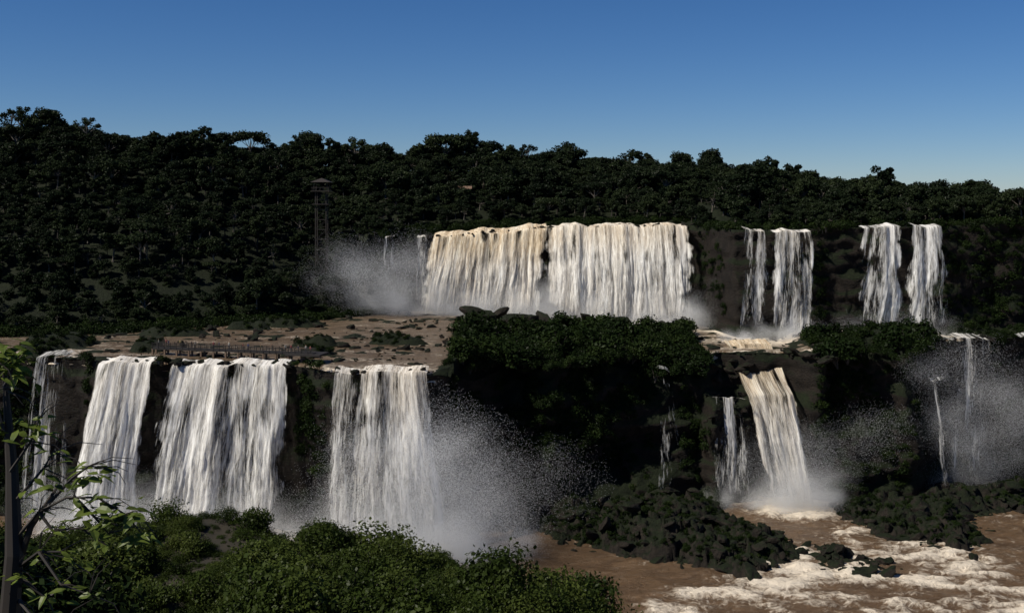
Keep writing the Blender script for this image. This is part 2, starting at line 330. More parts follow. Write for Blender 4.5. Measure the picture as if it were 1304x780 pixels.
def tree_proto(name,h,cr,nc,leafn,leafs,shape='round',bark=0):
    V=[];F=[];MI=[]
    top=h*.62; lean=rng.normal(size=2)*.35
    tube(V,F,[(0,0,-1),(lean[0]*.3,lean[1]*.3,top*.4),(lean[0],lean[1],top),(lean[0]*1.3,lean[1]*1.3,h*.85)],[.32,.24,.16,.06],6)
    cl=[]
    for k in range(nc):
        a=k*2.399+rng.random()*1.2; q=(k+.5)/nc
        if shape=='round': rr=cr*math.sqrt(q)*.85*(.75+.4*rng.random()); z=h*.86-(rr/cr)**2*h*.30+rng.normal()*.7
        elif shape=='flat': rr=cr*math.sqrt(q)*1.1; z=h*.9-(rr/cr)*.8+rng.normal()*.35
        elif shape=='open': rr=cr*math.sqrt(q)*1.15; z=h*.9-(rr/cr)**2*h*.3+rng.normal()*1.0
        else: rr=cr*.75*math.sqrt(rng.random()); z=h*(.35+.6*q)
        c=(lean[0]+rr*math.cos(a),lean[1]+rr*math.sin(a),z); cl.append(c)
        if k%2==0 or shape=='open':
            tube(V,F,[(lean[0]*.7,lean[1]*.7,top*.7+.1*k/nc*h),((lean[0]+c[0])*.5,(lean[1]+c[1])*.5,(top*.8+c[2])*.5),c],[.12,.08,.03],5)
    MI=[0]*len(F)
    for c in cl: leaves(V,F,MI,c,cr*((.2 if shape=='open' else .28)+.22*rng.random()),int(leafn*(.6+.8*rng.random())),leafs,1,.65,.35)
    return pyobj(name,V,F,[M_PALE if bark else M_BARK,M_TREE],MI,link=False)
def bush_proto(name,r,n,size,mat,nc=6):
    V=[];F=[];MI=[]
    for k in range(5):
        a=k*1.26; tube(V,F,[(0,0,-.6),(math.cos(a)*r*.3,math.sin(a)*r*.3,r*.4),(math.cos(a)*r*.6,math.sin(a)*r*.6,r*.75)],[.05,.035,.015],4)
    MI=[0]*len(F)
    for k in range(nc):
        a=k*2.4+rng.random(); rr=r*.65*math.sqrt(k/nc)
        leaves(V,F,MI,(rr*math.cos(a),rr*math.sin(a),r*(.5-.3*k/nc)+rng.random()*r*.35),r*(.35+.3*rng.random()),n//nc,size,1,.85,.45,.5)
    return pyobj(name,V,F,[M_BARK,mat],MI,link=False)
def rock_proto(name,seed,mat):
    bm=bmesh.new(); bmesh.ops.create_icosphere(bm,subdivisions=3,radius=1)
    co=np.array([v.co[:] for v in bm.verts]); r=np.random.default_rng(seed)
    for k in range(12):
        nn=r.normal(size=3); nn/=np.linalg.norm(nn); h=.45+.4*r.random(); d=co@nn; co=co-np.clip(d-h,0,9)[:,None]*nn*.95
    n=fbm(co[:,0]*1.6+seed*9,co[:,1]*1.6,co[:,2]*1.6,5,seed)
    co=co*(1+.4*n[:,None])*np.array([1.6+.5*r.random(),1.0,.65+.3*r.random()])
    for v,c in zip(bm.verts,co): v.co=c
    me=bpy.data.meshes.new(name); bm.to_mesh(me); bm.free(); me.materials.append(mat)
    return bpy.data.objects.new(name,me)
def collection(name,objs):
    c=bpy.data.collections.new(name)
    for o in objs: c.objects.link(o)
    return c
def scatter(name,coll,P,S,nproto,tilt=0.,seed=0,idx=None):
    P=np.array(P,float); n=len(P); r=np.random.default_rng(seed+3)
    me=bpy.data.meshes.new(name); me.vertices.add(n); me.vertices.foreach_set('co',P.astype(np.float32).ravel())
    rot=np.stack([r.normal(size=n)*tilt,r.normal(size=n)*tilt,r.random(n)*6.283],-1)
    a=me.attributes.new('rot','FLOAT_VECTOR','POINT'); a.data.foreach_set('vector',rot.astype(np.float32).ravel())
    S=np.array(S,float); S=np.stack([S*(.88+.24*r.random(n)),S*(.88+.24*r.random(n)),S*(.85+.3*r.random(n))],-1)
    a=me.attributes.new('scl','FLOAT_VECTOR','POINT'); a.data.foreach_set('vector',S.astype(np.float32).ravel())
    a=me.attributes.new('idx','INT','POINT'); a.data.foreach_set('value',(r.integers(0,nproto,n) if idx is None else np.array(idx)).astype(np.int32))
    o=bpy.data.objects.new(name,me); scene.collection.objects.link(o)
    g=bpy.data.node_groups.new(name+'_gn','GeometryNodeTree')
    g.interface.new_socket('Geometry',in_out='INPUT',socket_type='NodeSocketGeometry'); g.interface.new_socket('Geometry',in_out='OUTPUT',socket_type='NodeSocketGeometry')
    gi=g.nodes.new('NodeGroupInput'); go=g.nodes.new('NodeGroupOutput'); ip=g.nodes.new('GeometryNodeInstanceOnPoints')
    ci=g.nodes.new('GeometryNodeCollectionInfo'); ci.inputs['Collection'].default_value=coll; ci.inputs['Separate Children'].default_value=True; ci.inputs['Reset Children'].default_value=True
    def na(t,nm):
        q=g.nodes.new('GeometryNodeInputNamedAttribute'); q.data_type=t; q.inputs['Name'].default_value=nm
        return [s for s in q.outputs if s.enabled and s.name=='Attribute'][0]
    g.links.new(gi.outputs[0],ip.inputs['Points']); g.links.new(ci.outputs[0],ip.inputs['Instance']); ip.inputs['Pick Instance'].default_value=True
    g.links.new(na('INT','idx'),ip.inputs['Instance Index']); g.links.new(na('FLOAT_VECTOR','rot'),ip.inputs['Rotation']); g.links.new(na('FLOAT_VECTOR','scl'),ip.inputs['Scale'])
    g.links.new(ip.outputs[0],go.inputs[0]); m=o.modifiers.new('scatter','NODES'); m.node_group=g
    return o

trees=[tree_proto('t%d'%i,*a) for i,a in enumerate([(9,3.6,16,230,.3,'round'),(10,4.2,18,230,.3,'round',1),(8,3.2,14,230,.28,'round'),(11,3.0,15,220,.3,'tall'),(9.5,4.4,16,200,.3,'flat',1),(7.5,3.6,14,230,.28,'tall'),(10,3.8,12,150,.28,'open',1),(10.5,3.6,11,110,.26,'open',1)])]
CT=collection('tree_kinds',trees)
gy=np.arange(276,455,4.3); gx=np.arange(-300,300,4.3)
GX,GY=np.meshgrid(gx,gy); GX=(GX+rng.uniform(-2.2,2.2,GX.shape)).ravel(); GY=(GY+rng.uniform(-2.2,2.2,GY.shape)).ravel()
yl=y2(GX)+dl(GX)
water=(GX>-33)&(GX<53); wr=((GX>59)&(GX<80))|((GX>88)&(GX<112))
ok=(GY>y2(GX)+2)&((dl(GX)>8)|(GY>yl+np.where(water,13,np.where(wr,6,1.5))))&(np.abs(GX)<GY*.58)
GX,GY=GX[ok],GY[ok]; GZ=ground(GX,GY)-.8
sc=.5+.5*rng.random(len(GX))+.45*(rng.random(len(GX))<.06)
sc*=np.where((GY-(y2(GX)+dl(GX)))<25,.8,1)
ix=rng.choice(8,len(GX),p=[.2,.16,.18,.12,.08,.14,.08,.04])
scatter('forest',CT,np.stack([GX,GY,GZ],-1),sc,8,.07,1,ix)
def Zg(x,y): return float(ground(np.array([x]),np.array([y]))[0])
em=[(-25,415,1.5,4),(-19,417,1.35,1),(-31,418,1.25,0),(-100,420,1.3,4),(-190,415,1.4,7),(-118,418,1.3,6),(74,415,1.2,7),(45,418,1.25,6),(160,415,1.1,6),(-60,418,1.2,6),(185,410,1.2,4),(112,415,1.15,7),(-160,415,1.35,7),(-82,420,1.2,7),(5,420,1.2,7),(20,420,1.3,6)]
for x,y,s,i in em:
    e=bpy.data.objects.new('emergent_tree',trees[i].data); scene.collection.objects.link(e); e.location=(x,y,Zg(x,y)-.5); e.scale=(s,s,s*1.1); e.rotation_euler=(0,0,x)

bushes=[bush_proto('b%d'%i,1.3,560,.13,M_BUSH) for i in range(5)]
CB=collection('bush_kinds',bushes)
P=[];S=[]
bx=rng.uniform(-16,104,12000); by=rng.uniform(236,316,12000)
k=(land(bx,by)>.5)&(by>y1(bx)+2.)&(by<y2(bx)-4)&(fbm(bx/6,by/4,0,3,77)>-.3); bx,by=bx[k],by[k]
P+=list(np.stack([bx,by,ground(bx,by)-.3],-1)); S+=list((.4+1.0*rng.random(len(bx))+1.4*(rng.random(len(bx))<.06))*(1+.5*fbm(bx/5,by/5,0,2,78)))
bx=rng.uniform(-118,140,13000); by=rng.uniform(232,300,13000); k=(land(bx,by)>.4)&(by>y1(bx)+1)&(by<y2(bx)-1)&(rng.random(13000)<.75)&((bx<-13)|(bx>112)); bx,by=bx[k],by[k]
P+=list(np.stack([bx,by,ground(bx,by)-.25],-1)); S+=list(.3+.6*rng.random(len(bx)))
for i in range(1500):
    x=rng.uniform(-45,150); y=float(y2(x)+dl(x))+rng.uniform(2,16)
    if (-33<x<53) and y<y2(x)+12: continue
    if ((59<x<80) or (88<x<112)) and y<y2(x)+7: continue
    P.append((x,y,Zg(x,y)-.2)); S.append(.6+.9*rng.random())
for i in range(2600):
    x=rng.uniform(-160,-38); y=float(y2(x))+rng.uniform(-5,12); P.append((x,y,Zg(x,y)-.2)); S.append(.5+1.3*rng.random())
def freecols(x,gaps): return all(not(a<x<b) for a,b in gaps)
lowf=[(-105,-92),(-90,-45),(-38,-13.5),(32,39),(45,71),(96,103),(105,119),(124,133)]
upf=[(-30,54),(58,80),(84,113)]
for i in range(9000):
    x=rng.uniform(-125,145); z=rng.uniform(0,1)**.75
    zz=2+z*(float(z1(x)-dip(x))-2)
    if freecols(x,lowf) and fbm(x/5,zz/5,0,3,99)>-.15:
        h,nn=hit(x,zz)
        if h and h.y<300: P.append((x,h.y+.25,zz-.2)); S.append(.3+.9*rng.random()+.5*(rng.random()<.1))
for i in range(2600):
    x=rng.uniform(-45,145); zz=34+rng.uniform(0,1)*(float(z2(x))-34)
    if freecols(x,upf):
        h,nn=hit(x,zz,float(y2(x))-8)
        if h: P.append((x,h.y+.2,zz)); S.append(.4+.9*rng.random())
for x,y,z,s in [(-74,231.3,35.2,1.1),(-73,232,35,.9),(-42,228.5,34.6,1.2),(-40,227,34.6,1.3),(-45,230,34.7,.8),(-90,234,35,1.2),(-92,236,35,1.2),(57,287,61.5,1.3),(66.8,287.3,61.2,.8),(82,287,61.5,1.5),(85,287,61.8,1.4),(102.5,286,62.3,.9)]:
    P.append((x,y,z)); S.append(s)

rocks=[rock_proto('r%d'%i,i+1,M_BOULD) for i in range(7)]
CR=collection('rock_kinds',rocks)
def cellr(x,y,s,sd):
    ix,iy=np.floor(x/s),np.floor(y/s); d1=np.full(np.shape(x),9.); hv=np.zeros(np.shape(x))
    for a in(-1,0,1):
        for b in(-1,0,1):
            cx=ix+a+.5+.45*_h(ix+a,iy+b,0*ix,sd); cy=iy+b+.5+.45*_h(ix+a,iy+b,0*ix,sd+5); d=np.hypot(x/s-cx,y/s-cy)
            k=d<d1; hv=np.where(k,_h(ix+a,iy+b,0*ix,sd+9)+(x/s-cx)*_h(ix+a,iy+b,0*ix,sd+11)+(y/s-cy)*_h(ix+a,iy+b,0*ix,sd+13),hv); d1=np.where(k,d,d1)
    return hv
def bank(poly,hmax,sd):
    poly=np.array(poly,float); x0,y0=poly.min(0)-3; x1,y1_=poly.max(0)+3
    X,Y=np.meshgrid(np.arange(x0,x1,.3),np.arange(y0,y1_,.3))
    dist=np.full(X.shape,1e9); ins=np.zeros(X.shape,bool); n=len(poly)
    for i in range(n):
        a,b=poly[i],poly[(i+1)%n]; e=b-a; t=np.clip(((X-a[0])*e[0]+(Y-a[1])*e[1])/(e@e),0,1)
        dist=np.minimum(dist,np.hypot(X-a[0]-t*e[0],Y-a[1]-t*e[1]))
        with np.errstate(divide='ignore',invalid='ignore'):
            c=((a[1]>Y)!=(b[1]>Y))&(X<(b[0]-a[0])*(Y-a[1])/(b[1]-a[1]+1e-9)+a[0])
        ins^=c
    d=np.where(ins,dist,-dist)+3.5*fbm(X/6,Y/6,0,4,sd)
    wx=X+.5*fbm(X/2,Y/2,0,3,sd+1); wy=Y+.5*fbm(X/2,Y/2,4,3,sd+2)
    Z=-1.6+ss(-3,9,d)*hmax*1.5*(1+.5*fbm(X/7,Y/7,0,3,sd+7))+ss(-2,3,d)*(1.0*cellr(wx,wy,3.0,sd)+.6*cellr(wx,wy,1.3,sd+20)+.3*fbm(X,Y,0,4,sd+4))
    return X,Y,Z,d
BP=P;BS=S;P=[];S=[]
B1=bank([(-8,238),(8,224),(26,211),(44,202),(56,208),(57,222),(50,236),(44,248),(10,246),(-8,246)],3.4,301)
B2=bank([(57,214),(61,222),(66,214),(74,206),(70,202),(58,205)],1.8,302)
B3=bank([(70,240),(78,222),(88,213),(97,222),(102,240),(128,246),(140,268),(100,262),(90,252),(72,252)],2.8,303)
for k,(X,Y,Z,D) in enumerate((B1,B2,B3)):
    grid('rock_bank',X,Y,Z,M_BOULD,smooth=False)
    m=rng.integers(0,X.size,6200 if k!=1 else 1600); x,y,z,dd=[q.ravel()[m] for q in(X,Y,Z,D)]
    g=(dd>-2.4)&(z>-1.2)
    for a,b,c in zip(x[g][:(600,240,450)[k]],y[g],z[g]): P.append((a,b,max(c,-.3)+.05)); S.append(.15+1.6*rng.random()**4)
    if k!=1:
        g=(dd>3)&(fbm(x/5,y/5,0,3,311)>-.12)
        for a,b,c in zip(x[g][:1500],y[g],z[g]): BP.append((a,b,c-.1)); BS.append(.18+.45*rng.random())
for i in range(160): x=rng.uniform(-12,2); P.append((x,float(y1(x))-rng.uniform(0,7),.2)); S.append(.5+1.5*rng.random())
scatter('bushes',CB,BP,BS,5,.25,2)
scatter('river_rocks',CR,P,S,7,.35,4)
P=[];S=[]
for x,y,s in [(-9,318,3.0),(-4,320,2.4),(1,312,3.0),(5,314,2.3),(9,315,2.0),(16,312,1.6),(30,312,2.0),(26,308,1.8),(40,300,1.6),(-15,316,1.6),(22,314,2.1),(47,296,1.8)]:
    P.append((x,y,34.9)); S.append(s)
for i in range(900):
    x=rng.uniform(-112,-14); y=rng.uniform(236,318)
    if y<y2(x)-1 and y>y1(x)+3 and fbm(x/9,y/5,0,3,66)>.0: P.append((x,y,float(ledge(x,y))-.1)); S.append(.2+1.1*rng.random()**3)
for i in range(200):
    x=rng.uniform(-20,110); y=rng.uniform(262,312)
    if y<y2(x)-3: P.append((x,y,float(ledge(x,y))-.1)); S.append(.3+1.1*rng.random()**2)
for i in range(60):
    x=rng.uniform(-28,52); P.append((x,float(I(x,[-26,12,52],[338.5,334,315]))+rng.uniform(-.5,5),float(z2(x))-.1+.5*rng.random())); S.append(.25+.6*rng.random())
for i in range(60):
    x=rng.choice([rng.uniform(-88,-46),rng.uniform(-36,-16)]); P.append((x,float(y1(x))+rng.uniform(-.5,3),float(z1(x))-.1)); S.append(.25+.6*rng.random())
for i in range(60):
    x=rng.uniform(44,57); z=rng.uniform(16,31); h,nn=hit(x,z)
    if h: P.append((x,h.y,z)); S.append(.4+.9*rng.random())
for i in range(26):
    x=rng.uniform(66,74); P.append((x,float(y1(x))+rng.uniform(0,4),32.8)); S.append(.5+.8*rng.random())
for i in range(30):
    x=rng.uniform(102,119); P.append((x,float(y1(x))+rng.uniform(0,5),34.8)); S.append(.4+.8*rng.random())
scatter('terrace_rocks',CR,P,S,7,.3,5)

# ------------------------------------------------------------ foreground hillside
def fgz(x,y):
    cy=I(x,[-40,-25,-10,-6,2,7,14],[62,62,60,60,60,57,50])
    crest=I(x,[-45,-26,-22,-17,-10,-8.5,-5,2,4,7,14,30],[50,50.3,51.2,51.6,51.6,50.3,49.7,49,47.8,46,40,28])
    nearz=I(y,[-50,0,2.5,6,20,45],[70,68.3,68,65.8,59.8,50.8])
    near=nearz-np.clip(x-3,0,60)*.35*ss(5,30,y)+2.0*ss(-3.0,-5.2,x)*ss(6.5,9,y)*(1-ss(13,20,y))
    t=np.clip((y-45)/(cy-45),0,1); mid=(50.8-np.clip(x-3,0,60)*.35)*(1-t)+crest*t
    far=crest-np.clip(y-cy,0,400)*1.5
    return np.where(y<45,near,np.where(y<cy,mid,far))+1.1*fbm(x/4,y/4,0,3,51)*ss(14,30,y)
xf=np.arange(-90,60,.7); yf=np.concatenate([np.arange(-30,20,1.),np.arange(20,66,.6),np.arange(66,110,1.5)])
X,Y=np.meshgrid(xf,yf)
M_SOIL=mat_plain('red_soil',(.008,.008,.004),(.03,.022,.012),.9,.8)
grid('foreground_hill',X,Y,np.maximum(fgz(X,Y),-3),M_SOIL)
fgb=[bush_proto('f%d'%i,1.0,2400,.05,M_FG,10) for i in range(6)]
CF=collection('shrub_kinds',fgb)
bx=rng.uniform(-34,8,4600); by=rng.uniform(42,66,4600)
k=(fbm(bx/3,by/3,0,2,90)>-.75)&~((bx>2.2)&(by<54))&(by<I(bx,[-34,8],[66,62])); bx,by=bx[k],by[k]
s=(.22+.5*rng.random(len(bx))+.9*(rng.random(len(bx))<.06))*(1+.7*fbm(bx/4,by/4,0,2,91))
P=list(np.stack([bx,by,fgz(bx,by)-.15],-1)); S=list(s)
for x,y,q in [(-9.6,58.5,1.4),(-10.4,58.8,1.4),(-10.0,57.8,1.2),(-9.0,59,1.1),(-19,60,1.2),(-14,60,1.2),(-22,60,1.2),(-12,56,1.2),(-3,58,1.0),(0,59,1.1)]:
    P.append((x,y,float(fgz(np.array([x]),np.array([y]))[0])-.1)); S.append(q)
scatter('shrubs',CF,P,S,6,.3,6)

# foreground sapling at left
V=[];F=[]
tube(V,F,[(-3.72,8,64.5),(-3.68,8,66.6),(-3.62,8,67.4),(-3.66,8.05,68.0),(-3.70,8.05,68.5),(-3.72,8.05,68.9)],[.085,.08,.065,.045,.025,.012],9)
tube(V,F,[(-3.55,8.1,64.5),(-3.6,8.1,66.6),(-3.66,8.05,67.2),(-3.5,8,67.6),(-3.30,8,67.9)],[.07,.06,.04,.022,.010],7)
twigs=[[(-3.62,8,67.5),(-3.42,7.95,67.72),(-3.2,7.9,67.84),(-2.98,7.9,67.84),(-2.78,7.9,67.72),(-2.66,7.9,67.58)],
 [(-3.35,7.95,67.78),(-3.2,8,67.95),(-3.08,8,68.04),(-2.98,8,68.03)],[(-3.15,7.9,67.85),(-3.0,7.9,67.7),(-2.9,7.9,67.58)],
 [(-3.6,8,67.3),(-3.4,7.9,67.45),(-3.25,7.9,67.45),(-3.12,7.9,67.35)],[(-3.65,8,68.0),(-3.5,8,68.22),(-3.44,8,68.38)],
 [(-3.6,8,67.8),(-3.45,8.1,68.0),(-3.38,8.1,68.12)],[(-3.7,8,68.6),(-3.62,8,68.78),(-3.55,8,68.86)],[(-3.4,7.9,67.45),(-3.2,7.8,67.25),(-3.0,7.8,67.18)],
 [(-3.65,8,67.2),(-3.5,7.8,67.3),(-3.3,7.8,67.15),(-3.2,7.8,66.95)],[(-3.42,7.95,67.72),(-3.3,7.9,67.6),(-3.1,7.9,67.62),(-2.92,7.9,67.5)],
 [(-3.62,8,67.1),(-3.42,7.9,66.95),(-3.25,7.8,67.05),(-3.05,7.8,66.95)],[(-3.7,8,68.3),(-3.78,8,68.6),(-3.74,7.9,68.85)]]
for t in twigs: tube(V,F,t,list(np.linspace(.014,.004,len(t))),5)
for i in range(70):
    t=random.choice(twigs); p=Vector(random.choice(t)); a=random.uniform(-.9,1.4); L=random.uniform(.12,.35)
    q=p+Vector((math.cos(a)*L*.6,random.uniform(-.05,.05),math.sin(a)*L*.5)); r=q+Vector((math.cos(a-.5)*L*.5,0,math.sin(a-.5)*L*.5)); tube(V,F,[p,q,r],[.006,.004,.002],4)
nb=len(F); MI=[0]*nb
def leaf(c,d,L,w,up=Vector((0,0,1))):
    d=Vector(d).normalized(); c=Vector(c); s=d.cross(up).normalized(); nn=s.cross(d)
    i=len(V)
    for t,ww,dr in((0,.05,0),(.3,.9,.02),(.6,.8,-.03),(1,.04,-.16)):
        for sg in(-1,0,1): V.append(c+d*L*t+s*w*ww*sg+nn*(dr*L+(abs(sg)*.15*w)))
    for a in range(3):
        for b in range(2): F.append((i+a*3+b,i+a*3+b+1,i+a*3+b+4,i+a*3+b+3)); MI.append(1)
def cl(c,n,r,L):
    for i in range(n):
        o=Vector((random.gauss(0,r),random.gauss(0,r),random.gauss(0,r*.6)))
        a=random.random()*6.28; leaf(Vector(c)+o,(math.cos(a),math.sin(a)*.6,-.55+random.random()*.7),L*(.7+.6*random.random()),L*.24*(.8+.5*random.random()),Vector((random.gauss(0,.4),random.gauss(-.3,.4),1)))
for t in twigs:
    for p in t[1:]: cl(p,4,.045,.10)
for c,n,r in [((-3.68,8,68.86),40,.09),((-3.62,8,68.72),18,.07),((-3.05,7.95,68.0),16,.06),((-2.75,7.9,67.7),24,.08),((-2.95,7.9,67.78),24,.08),((-3.47,8,68.3),12,.05),((-3.4,8,67.9),10,.08),((-3.65,8,68.3),12,.06),((-2.68,7.9,67.55),12,.05),((-3.45,8,67.2),16,.14)]: cl(c,n,r,.115)
pyobj('leafy_sapling',V,F,[M_BARK,M_TWIG],MI)
P=[];S=[]
for i in range(46):
    y=rng.uniform(8.5,13.0); x=-y*rng.uniform(.41,.55); P.append((x,y,float(fgz(np.array([x]),np.array([y]))[0])-.15)); S.append(.5+.5*rng.random())
shr=[bush_proto('s%d'%i,1.0,2600,.045,M_BUSH,9) for i in range(2)]
scatter('undergrowth',collection('undergrowth_kinds',shr),P,S,2,.2,8)

# ------------------------------------------------------------ walkway, tower, buildings
M_WOOD=mat_plain('weathered_timber',(.10,.065,.04),(.18,.12,.08)); M_DARK=mat_plain('dark_steel',(.010,.008,.007),(.02,.016,.013)); M_TW=mat_plain('tower_timber',(.016,.012,.009),(.032,.024,.018))
wp=bpy.data.objects.new('footbridge',None); scene.collection.objects.link(wp)
A=Vector((-80,246,36.3)); B=Vector((-42.5,236.5,36.0)); d=(B-A); L=d.length; ang=math.atan2(d.y,d.x); nrm=Vector((-math.sin(ang),math.cos(ang),0)); dn=d.normalized()
V=[];F=[]; c=(A+B)/2; box(V,F,c,(L/2,.9,.2),ang); box(V,F,(B-dn*2+nrm*.6+Vector((0,0,.005))),(4,2.4,.21),ang); pyobj('deck',V,F,[M_DARK],parent=wp)
V=[];F=[]
for sg in(-.88,.88):
    for h in(.4,.75,1.1): box(V,F,c+nrm*sg+Vector((0,0,.1+h)),(L/2,.035,.05),ang)
    for i in range(int(L/1.5)+1): box(V,F,A+dn*i*1.5+nrm*(sg*1.06)+Vector((0,0,.65)),(.07,.06,.6),ang)
pyobj('railings',V,F,[M_DARK],parent=wp)
V=[];F=[]
for i in range(int(L/3)+1):
    for sg in(-.7,.7): box(V,F,A+dn*i*3+nrm*sg+Vector((0,0,-1.25)),(.18,.18,1.04),ang)
pyobj('piers',V,F,[M_WOOD],parent=wp)

tw=bpy.data.objects.new('lookout_tower',None); scene.collection.objects.link(tw)
tx,ty=-58.,335.; tz=Zg(tx,ty)
V=[];F=[]; TH=71.5-tz
for sx in(-1.6,1.6):
    for sy in(-1.6,1.6): box(V,F,(tx+sx,ty+sy,tz+TH/2-1),(.14,.14,TH/2+1))
for k in range(int(TH/3)):
    z=tz+k*3+2
    for s in(-1.6,1.6):
        box(V,F,(tx,ty+s,z),(1.45,.07,.07)); box(V,F,(tx+s,ty,z),(.07,1.45,.07))
        tube(V,F,[(tx-1.6,ty+s*1.05,z),(tx+1.6,ty+s*1.05,z+3)],[.06,.06],4)
pyobj('frame',V,F,[M_TW],parent=tw)
V=[];F=[]
box(V,F,(tx,ty,71.6),(2.8,2.8,.12)); box(V,F,(tx,ty,67.6),(2.5,2.5,.1))
for s in(-2.7,2.7):
    box(V,F,(tx,ty+s,72.7),(2.7,.05,.06)); box(V,F,(tx+s,ty,72.7),(.05,2.6,.06))
    for q in(-2.4,-1.2,0,1.2,2.4): box(V,F,(tx+q,ty+s,72.2),(.05,.05,.46))
for sx in(-2,2):
    for sy in(-2,2): box(V,F,(tx+sx,ty+sy,73.0),(.1,.1,1.3))
pyobj('platform',V,F,[M_TW],parent=tw)
V=[(tx-3,ty-3,74.3),(tx+3,ty-3,74.3),(tx+3,ty+3,74.3),(tx-3,ty+3,74.3),(tx,ty,75.6)];F=[(0,1,4),(1,2,4),(2,3,4),(3,0,4),(3,2,1,0)]
pyobj('roof',V,F,[M_TW],parent=tw)
def hut(x,y,w,z):
    h=bpy.data.objects.new('lodge_building',None); scene.collection.objects.link(h)
    V=[];F=[]; box(V,F,(x,y,z-4),(w,2.2,5.1)); pyobj('walls',V,F,[mat_plain('tan_wall',(.13,.09,.06),(.2,.14,.09))],parent=h)
    V=[(x-w-.5,y-2.8,z+1.15),(x+w+.5,y-2.8,z+1.15),(x+w+.5,y+2.8,z+1.15),(x-w-.5,y+2.8,z+1.15),(x-w-.5,y,z+2.1),(x+w+.5,y,z+2.1)]
    F=[(0,1,5,4),(2,3,4,5),(1,2,5),(3,0,4),(3,2,1,0)]; pyobj('roof',V,F,[mat_plain('tile_roof',(.13,.08,.05),(.19,.12,.075))],parent=h)
    V=[];F=[]
    for q in np.arange(-w+.7,w-.3,1.3): box(V,F,(x+q,y-2.22,z+.1),(.3,.03,.45))
    pyobj('windows',V,F,[M_DARK],parent=h)
hut(-16,374,1.9,Zg(-16,374)+4.4); hut(104,368,1.6,Zg(104,368)+4.6)

# ------------------------------------------------------------ people on the footbridge
M_SK=mat_plain('skin',(.35,.2,.13)); M_HAIR=mat_plain('hair',(.02,.014,.01))
shirts=[mat_plain('shirt_%d'%i,c) for i,c in enumerate([(.25,.23,.2),(.15,.03,.03),(.03,.04,.1),(.2,.15,.06),(.02,.02,.02)])]
trs=[mat_plain('trousers_%d'%i,c) for i,c in enumerate([(.02,.025,.04),(.04,.035,.03)])]
def person_mesh(pose,k):
    J={'pel':(0,0,.93),'wst':(0,0,1.1),'chs':(0,0,1.34),'nk':(0,.0,1.5),'hd1':(0,-.01,1.6),'hd2':(0,0,1.72)}
    R={'pel':.14,'wst':.125,'chs':.155,'nk':.055,'hd1':.085,'hd2':.09}
    E=[('pel','wst'),('wst','chs'),('chs','nk'),('nk','hd1'),('hd1','hd2')]
    for s,n in((-1,'l'),(1,'r')):
        st=.14*s if pose==2 else 0
        J.update({n+'hip':(.09*s,0,.88),n+'kn':(.1*s,-abs(st)*.4+st*.5,.48),n+'an':(.1*s,st,.09),n+'to':(.11*s,st-.17,.04)})
        R.update({n+'hip':.09,n+'kn':.062,n+'an':.045,n+'to':.04})
        if pose==1: el,wr,hn=(.25*s,-.12,1.2),(.2*s,-.36,1.14),(.19*s,-.44,1.13)
        else: el,wr,hn=(.24*s,.02-st*.4,1.13),(.25*s,-.06-st*.7,.88),(.25*s,-.08-st*.8,.78)
        J.update({n+'sh':(.18*s,0,1.42),n+'el':el,n+'wr':wr,n+'hn':hn}); R.update({n+'sh':.062,n+'el':.042,n+'wr':.03,n+'hn':.035})
        E+=[('pel',n+'hip'),(n+'hip',n+'kn'),(n+'kn',n+'an'),(n+'an',n+'to'),('chs',n+'sh'),(n+'sh',n+'el'),(n+'el',n+'wr'),(n+'wr',n+'hn')]
    ks=list(J); me=bpy.data.meshes.new('body'); me.from_pydata([J[q] for q in ks],[(ks.index(a),ks.index(b)) for a,b in E],[])
    o=bpy.data.objects.new('tmp',me); scene.collection.objects.link(o); o.modifiers.new('s','SKIN'); m=o.modifiers.new('d','SUBSURF'); m.levels=1; m.render_levels=1
    for i,q in enumerate(ks):
        v=me.skin_vertices[0].data[i]; v.radius=(R[q],R[q]*(.75 if q in('pel','wst','chs') else 1)); v.use_root=(q=='pel')
    dg=bpy.context.evaluated_depsgraph_get(); dg.update(); nm=bpy.data.meshes.new_from_object(o.evaluated_get(dg)); bpy.data.objects.remove(o)
    nm.name='person_body'; nm.materials.clear()
    for mm in(M_SK,M_HAIR,shirts[k%5],trs[k%2]): nm.materials.append(mm)
    for p in nm.polygons:
        c=p.center; z=c.z
        if z>1.7 or (z>1.58 and c.y>.02): i=1
        elif z>1.5: i=0
        elif abs(c.x)>.2 and (z<.9 or (pose==1 and c.y<-.2)): i=0
        elif z>.95: i=2
        elif z>.07: i=3
        else: i=1
        p.material_index=i; p.use_smooth=True
    return nm
pm=[person_mesh(i%3,i) for i in range(8)]
for i,t in enumerate([.03,.07,.1,.16,.24,.27,.38,.41,.47,.56,.6,.68,.74,.82,.86,.9,.95,.98]):
    p=A+d*t+nrm*random.uniform(-.55,.45); o=bpy.data.objects.new('tourist',pm[i%8]); scene.collection.objects.link(o)
    o.location=(p.x,p.y,p.z+(.215 if t>.84 else .2)); o.rotation_euler=(0,0,random.choice([0,.3,-.4,1.6,-1.5,3.0])); s=random.uniform(.93,1.05); o.scale=(s,s,s)

